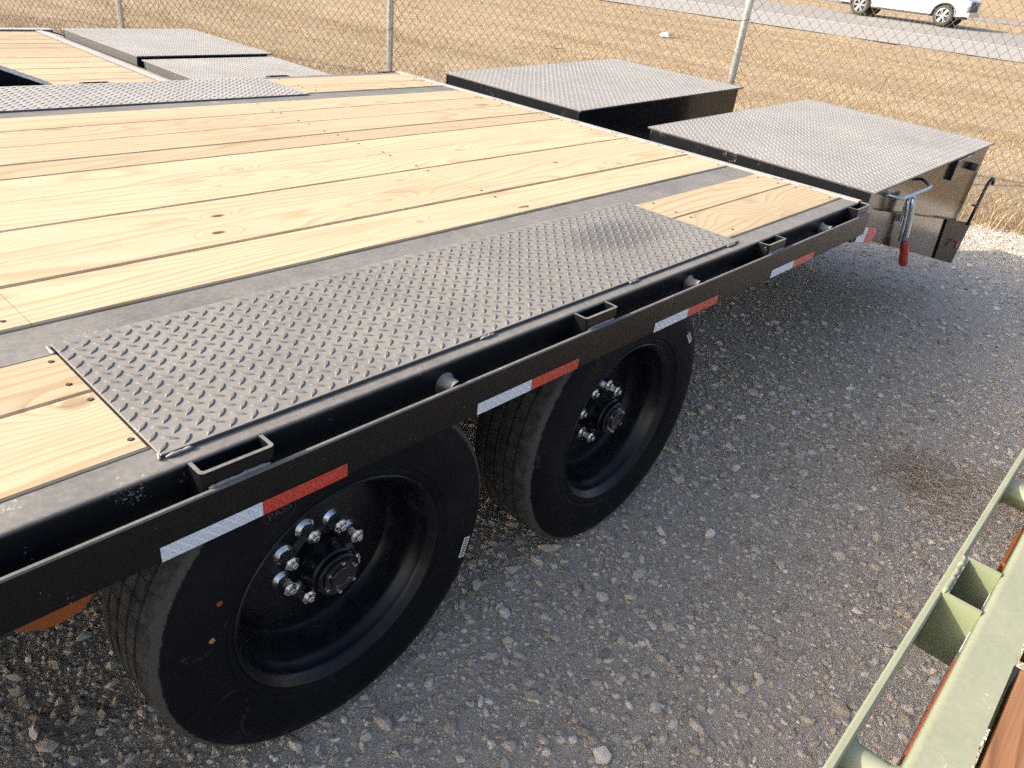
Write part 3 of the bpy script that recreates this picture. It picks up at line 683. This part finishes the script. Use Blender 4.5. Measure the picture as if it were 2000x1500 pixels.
def make_ramp(parent, D, Cc, A, t0=.058, t1=.40, mt='ramp', hw=True, tmat='gloss', fmat='gloss'):
    D, Cc, A = Vector(D), Vector(Cc), Vector(A); ex = (Cc-D); L = ex.length; ex.normalize(); ey = A-D; ey = (ey-ex*ey.dot(ex)); Bw = ey.length; ey.normalize(); ez = ex.cross(ey)
    r = empty('ramp', (0, 0, 0), parent); r.matrix_local = Matrix(((ex.x, ey.x, ez.x, D.x), (ex.y, ey.y, ez.y, D.y), (ex.z, ey.z, ez.z, D.z), (0, 0, 0, 1)))
    MB().box(0, L, 0, Bw, -.007, 0, .001).build('ramp_plate', mt, r)
    o = tread(L, Bw, False, 'tread_lugs', 'lug_far', r); o.location = (0, 0, -.0003)
    for (y0, y1) in ((.014, .022), (Bw-.022, Bw-.014)):
        MB().prism_y([(.006, -.0075), (L-.035, -.0075), (L-.05, -t1), (L-.09, -t1-.01), (.03, -t0-.012), (.004, -t0)], y0, y1).build('ramp_side', tmat, r)
    MB().prism_y([(.006, -.0072), (.012, -.0072), (.016, -t0), (.008, -t0)], .0225, Bw-.0225).build('ramp_front', fmat, r)
    MB().prism_y([(-.012, -t0-.002), (.03, -t0-.012), (.03, -t0-.018), (-.012, -t0-.008)], .0, Bw).build('ramp_lip', 'edge', r)
    MB().prism_y([(L-.04, -.0076), (L-.036, -.0076), (L-.052, -t1), (L-.056, -t1)], .0225, Bw-.0225).build('ramp_back', tmat, r)
    if hw:
        MB().tube([(.16, .016, -.035), (.20, -.045, -.042), (.50, -.045, -.048), (.54, -.045, -.046), (.60, .012, -.04)], .0065, 8).build('grab_handle', 'zinc', r, True)
        MB().box(1.02, 1.30, -.004, .0138, -.105, -.012, .003).build('stop_block', 'black', r)
        MB().tube([(1.28, -.001, -.07), (1.28, -.035, -.07)], .018, 14).build('bump_stop', 'dark_trim', r, True)
    return r
make_ramp(T, (2.592, .030, .867), (4.23, .022, .902), (2.600, 1.05, .885))
make_ramp(T, (2.595, 1.43, .876), (4.12, 1.40, .925), (2.595, 2.41, .880), hw=False)
# toggle latch with the red grip, on the near dovetail beam
La = empty('toggle_latch', (3.0, .0, .0), T)
MB().box(-.03, .05, .004, .0175, .70, .80, .003).build('latch_base', 'zinc', La)
MB().tube([(-.05, -.012, .806), (-.03, -.014, .765), (.0, -.016, .70), (.02, -.018, .65), (.045, -.019, .605)], [.009, .012, .014, .014, .012], 8).build('latch_arm', 'zinc', La, True)
MB().tube([(-.08, -.004, .80), (-.05, -.006, .75), (-.015, -.008, .67), (.0, -.008, .62)], .0065, 8).build('latch_link', 'zinc', La, True)
MB().tube([(.04, -.019, .615), (.05, -.020, .60), (.09, -.022, .55), (.132, -.024, .497), (.136, -.024, .490)], [.013, .0165, .018, .018, .011], 12).build('red_grip', 'redgrip', La, True)
# chain hook bar at the tail
pts = [(4.36, .0, .46), (4.37, -.002, .54), (4.375, -.004, .62), (4.38, -.005, .66)]+[(4.38+.0, -.005-.03*(1-math.cos(t*.45)), .66+.03*math.sin(t*.45)) for t in range(1, 8)]
MB().tube([(4.30, .006, .46), (4.325, .004, .56), (4.34, .002, .65), (4.352, .0, .69), (4.37, -.004, .708), (4.392, -.008, .706), (4.405, -.01, .69), (4.407, -.01, .672)], .0085, 8).build('tail_hook', 'black', T, True)
MB().tube([(4.26, .01, .575), (4.37, .0, .555)], .006, 6).build('hook_stay', 'black', T, True)
MB().lathe_y([(0.0, .0), (0.0, .022), (.014, .024)], 18).build('tail_lamp', 'redgrip', T).location = (4.25, .004, .36)
MB().tube([(3.98+.0, .012, .40), (4.02, .0, .43), (4.08, -.004, .42), (4.2, -.002, .385), (4.26, .0, .37)], .0035, 6).build('lamp_wire', 'dark_trim', T, True)

# ---------------------------------------------------------------- lower black trailer behind on the left
Z2 = .60
T2 = empty('equipment_trailer', (0, 0, 0)); tag(T2, 'lower black trailer with pine deck and two grey ramps, at upper left', 'trailer')
y2a, y2b, xr2 = 3.40, 5.98, 1.70
nb = 13; bw = (y2b-.10-(y2a+.06))/nb
for i in range(nb): board(-3.2, xr2, y2a+.06+i*bw+.003, y2a+.06+(i+1)*bw-.003, 'wood_far', z=Z2, par=T2)
MB().prism_x([(y2b-.095, Z2-.15), (y2b, Z2-.15), (y2b, Z2+.012), (y2b-.012, Z2+.016), (y2b-.095, Z2+.016)], -3.2, xr2+.13).build('side_channel', 'trim', T2)
MB().prism_x([(y2a, Z2-.15), (y2a+.055, Z2-.15), (y2a+.055, Z2+.016), (y2a, Z2+.016)], -3.2, xr2+.13).build('side_channel', 'flange', T2)
MB().prism_y([(xr2+.004, Z2-.1), (xr2+.004, Z2+.010), (xr2+.05, Z2+.012), (xr2+.06, Z2+.006), (xr2+.085, Z2+.004), (xr2+.16, Z2-.015), (xr2+.16, Z2-.1)], y2a+.057, y2b-.097).build('rear_trim', 'trim', T2)
MB().prism_y([(xr2+.161, Z2-.03), (2.7, .30), (2.7, .20), (xr2+.161, Z2-.16)], y2a+.03, y2b-.03).build('dovetail_floor', 'black', T2)
for yy in (y2a+.02, y2b-.06): MB().prism_y([(xr2+.131, Z2+.0), (2.74, .32), (2.74, .18), (xr2+.131, Z2-.15)], yy, yy+.04).build('dovetail_beam', 'black', T2)
make_ramp(T2, (1.80, 4.385, .665), (2.77, 4.40, .668), (1.845, 5.57, .668), t0=.06, t1=.30, hw=False, fmat='edge', mt='plate_far')
make_ramp(T2, (1.80, 3.42, .655), (2.72, 3.42, .66), (1.80, 4.32, .655), t0=.06, t1=.30, hw=False, fmat='edge', mt='plate_far')
for x in (.2, -.7):
    for yy in (3.10, 6.03):
        w = empty('wheel', (x, yy, .36), T2)
        MB().lathe_y([(.02, .22), (0, .27), (.0, .31), (.02, .35), (.06, .36), (.16, .36), (.2, .34), (.22, .30), (.21, .22)], 40).build('tyre', 'tyre_far', w, auto=40)
        MB().lathe_y([(.02, .22), (.05, .2), (.07, .1), (.06, .0)], 32).build('rim', 'rim', w, auto=40)
def fender(y0, y1):
    top = [(-1.42, .42), (-1.12, .80), (-1.0, .885), (.42, .885), (.58, .875), (.95, .72), (1.12, .60)]; n = len(top); b = MB()
    V = [(x, y0, z) for x, z in top]+[(x, y1, z) for x, z in top]+[(x, y0, z-.006) for x, z in top]+[(x, y1, z-.006) for x, z in top]
    b.add(V, [(i, i+1, n+i+1, n+i) for i in range(n-1)]+[(2*n+i+1, 2*n+i, 3*n+i, 3*n+i+1) for i in range(n-1)]+[(i+1, i, 2*n+i, 2*n+i+1) for i in range(n-1)]+[(n+i, n+i+1, 3*n+i+1, 3*n+i) for i in range(n-1)])
    f = b.build('fender', 'plate_far', T2)
    (xa, za), (xb, zb) = top[4], top[5]; L = math.hypot(xb-xa, zb-za); o = tread(L, y1-y0, False, 'tread_lugs', 'plate_far', f); o.location = (xa, y0, za); o.rotation_euler = (0, math.atan2(za-zb, xb-xa), 0)
    o = tread(1.40, y1-y0, False, 'tread_lugs', 'plate_far', f); o.location = (-.99, y0, .885)
    ins = [(x, z-.06) for x, z in top]
    MB().prism_y(top+ins[::-1], y0-.001, y0+.005).build('fender_skirt', 'black', T2)
    MB().prism_y(top+[(1.1, .3), (-1.4, .3)], y1-.006, y1-.001).build('fender_inner', 'under', T2)
fender(3.06, 3.385); fender(6.0, 6.3)
MB().tube([(.2, 3.2, .36), (.2, 6.15, .36)], .05, 12).build('axle', 'under', T2); MB().tube([(-.7, 3.2, .36), (-.7, 6.15, .36)], .05, 12).build('axle', 'under', T2)

# ---------------------------------------------------------------- sage green trailer at lower right
ZG = .80
T3 = empty('green_trailer', (0, 0, 0)); tag(T3, 'sage green flatbed trailer with red brown planks at the lower right corner', 'trailer')
GY = -.778
def gbar(y0, y1, z0, z1, x0, x1, name, mat):
    c = .0025; return MB().prism_x([(y0, z0), (y1, z0), (y1, z1-c), (y1-c, z1), (y0+c, z1), (y0, z1-c)], x0, x1).build(name, mat, T3)
gbar(GY-.0105, GY, ZG-.10, ZG, -1.6, 3.2, 'rub_rail', 'green')
pts = [(-.838, ZG-.0065), (-.838, ZG-.006)]+[(-.838-.009*(1-math.cos(k*math.pi/8)), ZG-.006+.006*math.sin(k*math.pi/8)) for k in range(1, 5)]+[(-.8475, ZG), (-.892, ZG), (-.892, ZG-.009), (-.847, ZG-.012), (-.847, ZG-.16), (-.892, ZG-.165), (-.892, ZG-.172), (-.838, ZG-.172)]
MB().prism_x(pts[::-1], -1.6, 3.2).build('side_channel', 'green', T3, auto=40)
Lg = .113
gp_me = None
for k in range(-2, 4):
    x = .653+k*S
    b = MB(); t = .006; y1, y0 = GY-.0108, -.8378; h0, h1 = ZG-.105, ZG+.001
    b.box(0, t, y0, y1-t, h0, h1); b.box(Lg-t, Lg, y0, y1-t, h0, h1); b.box(0, Lg, y1-t, y1, h0, h1)
    if gp_me is None: gp_me = b.build('stake_pocket', 'green', T3); gp_me.location = (x, 0, 0)
    else: inst('stake_pocket', gp_me.data, T3, (x, 0, 0))
    xs_ = .335+k*.74
    sp = MB().lathe_y([(GY-.0106, .027), (GY-.014, .0235), (GY-.019, .0215), (-.828, .0215), (-.834, .024), (-.8378, .0275)], 28).build('pipe_spool', 'green', T3, True); sp.location = (xs_, 0, ZG-.036)
    o = bead_mesh(.11, .004).build('weld_bead', 'green', T3, True); o.location = (x, GY-.011, ZG+.001)
for k in range(4):
    y1 = -.900-k*.19; x0, x1 = -1.6, 3.2
    if k == 0: MB().box(x0, .60, y1-.185, y1, ZG-.042, ZG-.006, .003).build('plank', 'wood_red', T3); MB().box(.66, x1, y1-.185, y1, ZG-.042, ZG-.006, .003).build('plank', 'wood_red', T3)
    else: MB().box(x0, x1, y1-.185, y1, ZG-.042, ZG-.006, .003).build('plank', 'wood_red', T3)
for x in (-1, 0, 1, 2, 3): MB().box(x*.6, x*.6+.05, -1.66, -.85, ZG-.12, ZG-.045).build('cross_member', 'green', T3)
for i, x in enumerate((.40, .62, 1.02, 1.24)):
    MB().box(x, x+.19, -.8378, -.8368, ZG-.085, ZG-.035).build('reflective_tape', 'tape_red' if i % 2 == 0 else 'tape_white', T3)
MB().box(.86, .98, -.8378, -.832, ZG-.075, ZG-.04, .002).build('side_marker_lamp', 'amber', T3)
for x in (.5, 2.0): MB().box(x, x+.12, -1.5, -1.38, .0, ZG-.12).build('support_leg', 'under', T3)

# ---------------------------------------------------------------- chain link fence
FE = empty('chain_link_fence', (FP.x, FP.y, 0)); tag(FE, 'galvanised chain link fence with round posts between lot and dry field', 'fence')
FE.rotation_euler = (0, 0, math.atan2(FD.y, FD.x)); FH = 1.83; SPC = 3.05
post_me = MB().tube([(0, 0, -.2), (0, 0, FH+.02), (0, 0, FH+.035), (0, 0, FH+.05)], [.030, .030, .026, .010], 16)
pm = None
for k in range(-2, 5):
    if pm is None: pm = post_me.build('post', 'galv', FE, True); pm.location = (k*SPC, .038, 0)
    else: inst('post', pm.data, FE, (k*SPC, .038, 0))
MB().tube([(-2*SPC, .03, FH-.02), (4*SPC, .03, FH-.02)], .021, 12).build('top_rail', 'galv', FE, True)
cw, chh, r = .0386, .086, .0025; nw = int(6*SPC/(cw/1)); nseg = int((FH-.03)/(chh/2))
# one wire: a vertical zigzag; neighbours mirror it and hook round it
zz = np.arange(nseg+1)*chh/2+.03; xx = np.where(np.arange(nseg+1) % 2 == 0, -cw/2-.001, cw/2+.001); yy = np.where(np.arange(nseg+1) % 2 == 0, -.0022, .0022)
def ziz(sg):
    b = MB(); b.tube([(x, y*1.0, z) for x, y, z in zip(xx, yy*sg, zz)], r, 4); return np.array(b.v), b.f
V1, F1 = ziz(1)
for k in range(-2, 4):
    n = int(round(SPC/cw/2))*2; off = np.arange(n)*SPC/n+k*SPC
    Vt = np.repeat(V1[None], n, 0).copy(); Vt[1::2, :, 0] *= -1; Vt[..., 0] += off[:, None]
    Vt[..., 0] += .004*np.sin(Vt[..., 2]*7+Vt[..., 0]*3); Vt[..., 1] += .008*np.sin(Vt[..., 2]*3.1+Vt[..., 0]*2.1)
    nv = len(V1); F4 = np.array([f for f in F1 if len(f) == 4]); F = (F4[None]+(np.arange(n)*nv)[:, None, None]).reshape(-1, 4)
    o = np_mesh('wire_mesh', Vt.reshape(-1, 3), F, 'wire', FE, True); o['kind'] = 'stuff'
tie = None
for k in range(-2, 5):
    for z in (.3, .75, 1.2, 1.62):
        if tie is None:
            b = MB().tube([(.033*math.cos(t*.55), .038+.036*math.sin(t*.55), .002*t) for t in range(12)], .002, 4); tie = b.build('tie_wire', 'wire', FE, True); tie.location = (k*SPC, 0, z)
        else: inst('tie_wire', tie.data, FE, (k*SPC, 0, z))

# ---------------------------------------------------------------- white pickup on the road
SC = 1.0
PU = empty('pickup_truck', (0, 0, 0)); tag(PU, 'white pickup truck with alloy wheels driving along the road beyond the fence', 'pickup')
# local: x forward, y left; wheel centres at x=0 (rear) and 3.6 (front), near side is +y ... ground z=0
def arch(cx, r=.50, z0=.36, n=10):
    return [(cx+r*math.cos(math.pi-k*math.pi/n), .42+r*math.sin(math.pi-k*math.pi/n)*.98) for k in range(n+1)]
side = [(-1.15, .62), (-1.12, .50), (-.52, .46)] + arch(0) + [(.52, .40), (3.08, .40)] + arch(3.6) + [(4.12, .42), (4.42, .46), (4.50, .62), (4.50, .95), (4.42, 1.10), (4.25, 1.18), (3.0, 1.26), (1.0, 1.26), (.95, 1.30), (-1.15, 1.30)]
def shell(pts, hw, inset, name, mat):
    n = len(pts); cx = sum(p[0] for p in pts)/n; cz = sum(p[1] for p in pts)/n; b = MB(); V = []
    for (y, k) in ((-hw, inset), (-hw+.06, 0), (hw-.06, 0), (hw, inset)):
        for x, z in pts: V.append((x+(cx-x)*k*.02, y, z+(cz-z)*k*.12 if z > 1.0 else z))
    F = [tuple(range(n-1, -1, -1)), tuple(range(3*n, 4*n))]
    for a in range(3): F += [(a*n+i, a*n+(i+1) % n, (a+1)*n+(i+1) % n, (a+1)*n+i) for i in range(n)]
    b.add(V, F); return b.build(name, mat, PU, auto=30)
shell(side, .98, 1.0, 'body', 'white_paint')
cab = [(.95, 1.24), (1.02, 1.60), (1.16, 1.86), (1.5, 1.92), (2.3, 1.90), (2.55, 1.82), (3.15, 1.28), (3.1, 1.22)]
b = MB(); n = len(cab); V = []
for y, k in ((-.93, 0), (-.74, 1), (.74, 1), (.93, 0)): pass
V = [(x, -(.95-.22*max(0, z-1.24)/.68), z) for x, z in cab]+[(x, (.95-.22*max(0, z-1.24)/.68), z) for x, z in cab]
b.add(V, [tuple(range(n)), tuple(range(2*n-1, n-1, -1))]+[(i, n+i, n+(i+1) % n, (i+1) % n) for i in range(n)]); b.build('cab', 'white_paint', PU, auto=30)
for sg in (-1, 1):
    for w_ in ([(1.14, 1.34), (1.20, 1.72), (1.42, 1.80), (1.90, 1.80), (1.90, 1.34)], [(1.98, 1.34), (1.98, 1.80), (2.3, 1.79), (2.48, 1.72), (2.86, 1.36)]):
        b = MB(); V = [(x, sg*(.955-.22*(z-1.24)/.68), z) for x, z in w_]; b.add(V, [tuple(range(5)) if sg < 0 else tuple(range(4, -1, -1))]); b.build('side_window', 'glass', PU)
    MB().box(.56, 3.04, sg*.955-.03, sg*.955+.03, .36, .43, .01).build('running_board', 'dark_trim', PU)
    for x in (.98, 1.94, 2.98): MB().box(x, x+.012, sg*.981-.003, sg*.981+.003, .47, 1.20).build('door_gap', 'dark_trim', PU)
    for x in (1.66, 2.1): MB().box(x, x+.2, sg*.985-.012, sg*.985+.012, 1.06, 1.10, .005).build('door_handle', 'white_paint', PU)
    MB().box(2.86, 3.06, sg*1.04-.09, sg*1.04+.09, 1.28, 1.46, .02).build('mirror', 'white_paint', PU)
    MB().box(4.36, 4.515, sg*.78-.17, sg*.78+.19, .86, 1.06, .02).build('headlight', 'sticker', PU)
    for cx in (0, 3.6):
        pr = arch(cx, .515)+arch(cx, .475)[::-1]; MB().prism_y(pr, sg*.985-.012, sg*.985+.012).build('wheel_arch_trim', 'dark_trim', PU)
        w = empty('wheel', (cx, sg*.84, .41), PU)
        MB().lathe_y([(-.12, .27), (-.135, .31), (-.13, .37), (-.10, .405), (.10, .405), (.13, .37), (.135, .31), (.12, .27)], 36).build('tyre', 'tyre_far', w, auto=40)
        b = MB(); b.lathe_y([(sg*.12, .28), (sg*.09, .255), (sg*.02, .25), (sg*.02, .0)], 32); b.build('rim', 'dark_trim', w, auto=40)
        b = MB()
        for k in range(6):
            a = k*math.pi/3
            for da in (-.13, .13): b.tube([(.04*math.cos(a), sg*.085, .04*math.sin(a)), (.262*math.cos(a+da), sg*.105, .262*math.sin(a+da))], [.035, .022], 6)
        b.lathe_y([(sg*.11, .0), (sg*.11, .05), (sg*.07, .06)], 16); b.lathe_y([(sg*.125, .282), (sg*.13, .268), (sg*.10, .255)], 32); b.build('spokes', 'alloy', w)
b = MB(); b.add([(2.58, -.70, 1.80), (2.58, .70, 1.80), (3.14, .90, 1.305), (3.14, -.90, 1.305)], [(0, 1, 2, 3)]); b.build('windscreen', 'glass', PU); PU.children[-1].location = (.012, 0, .012)
MB().box(4.495, 4.53, -.58, .58, .66, 1.04, .01).build('grille', 'dark_trim', PU)
MB().box(4.38, 4.60, -.95, .95, .46, .64, .03).build('front_bumper', 'alloy', PU); MB().box(-1.30, -1.12, -.95, .95, .50, .68, .03).build('rear_bumper', 'alloy', PU)
MB().box(-.95, 4.2, -.78, .78, .34, .44).build('chassis', 'dark_trim', PU)
dv = Vector((.03, -1, 0)).normalized()
PU.rotation_euler = (0, 0, math.atan2(dv.y, dv.x)); PU.scale = (SC, SC, SC)
px_, py_ = 38.52+.92, 13.80
PU.location = (px_, py_, float(tz(px_, py_))+.015)

# ---------------------------------------------------------------- small litter in the field
def crumple(name, loc, r, mat, label, cat):
    bm = bmesh.new(); bmesh.ops.create_icosphere(bm, subdivisions=2, radius=1)
    for v in bm.verts: v.co *= random.uniform(.6, 1.2); v.co.x *= r*1.7; v.co.y *= r; v.co.z *= r*.55
    me = bpy.data.meshes.new(name); bm.to_mesh(me); bm.free(); o = link(name, me, mat); o.location = loc; return tag(o, label, cat)
crumple('paper_litter', (16.87, 10.06, .05), .12, 'litter', 'pale crumpled litter lying in the dry grass left of the right fence post', 'litter')
def twig(name, pts, label):
    o = MB().tube(pts, .006, 5).build(name, 'twig'); return tag(o, label, 'twig')
bx_, by_ = 10.86, 8.6; bz = float(tz(bx_, by_))
twig('curled_twig', [(bx_, by_, bz+.01), (bx_+.05, by_-.06, bz+.09), (bx_+.12, by_-.16, bz+.11), (bx_+.08, by_-.2, bz+.04), (bx_, by_-.1, bz+.03), (bx_-.04, by_+.02, bz+.06)], 'small dark curled twig in the grass behind the far ramp')
twig('forked_twig', [(13.8, 3.75, .0), (13.82, 3.72, .14), (13.78, 3.68, .24), (13.85, 3.66, .36)], 'thin dark forked twig standing in the grass above the near ramp')
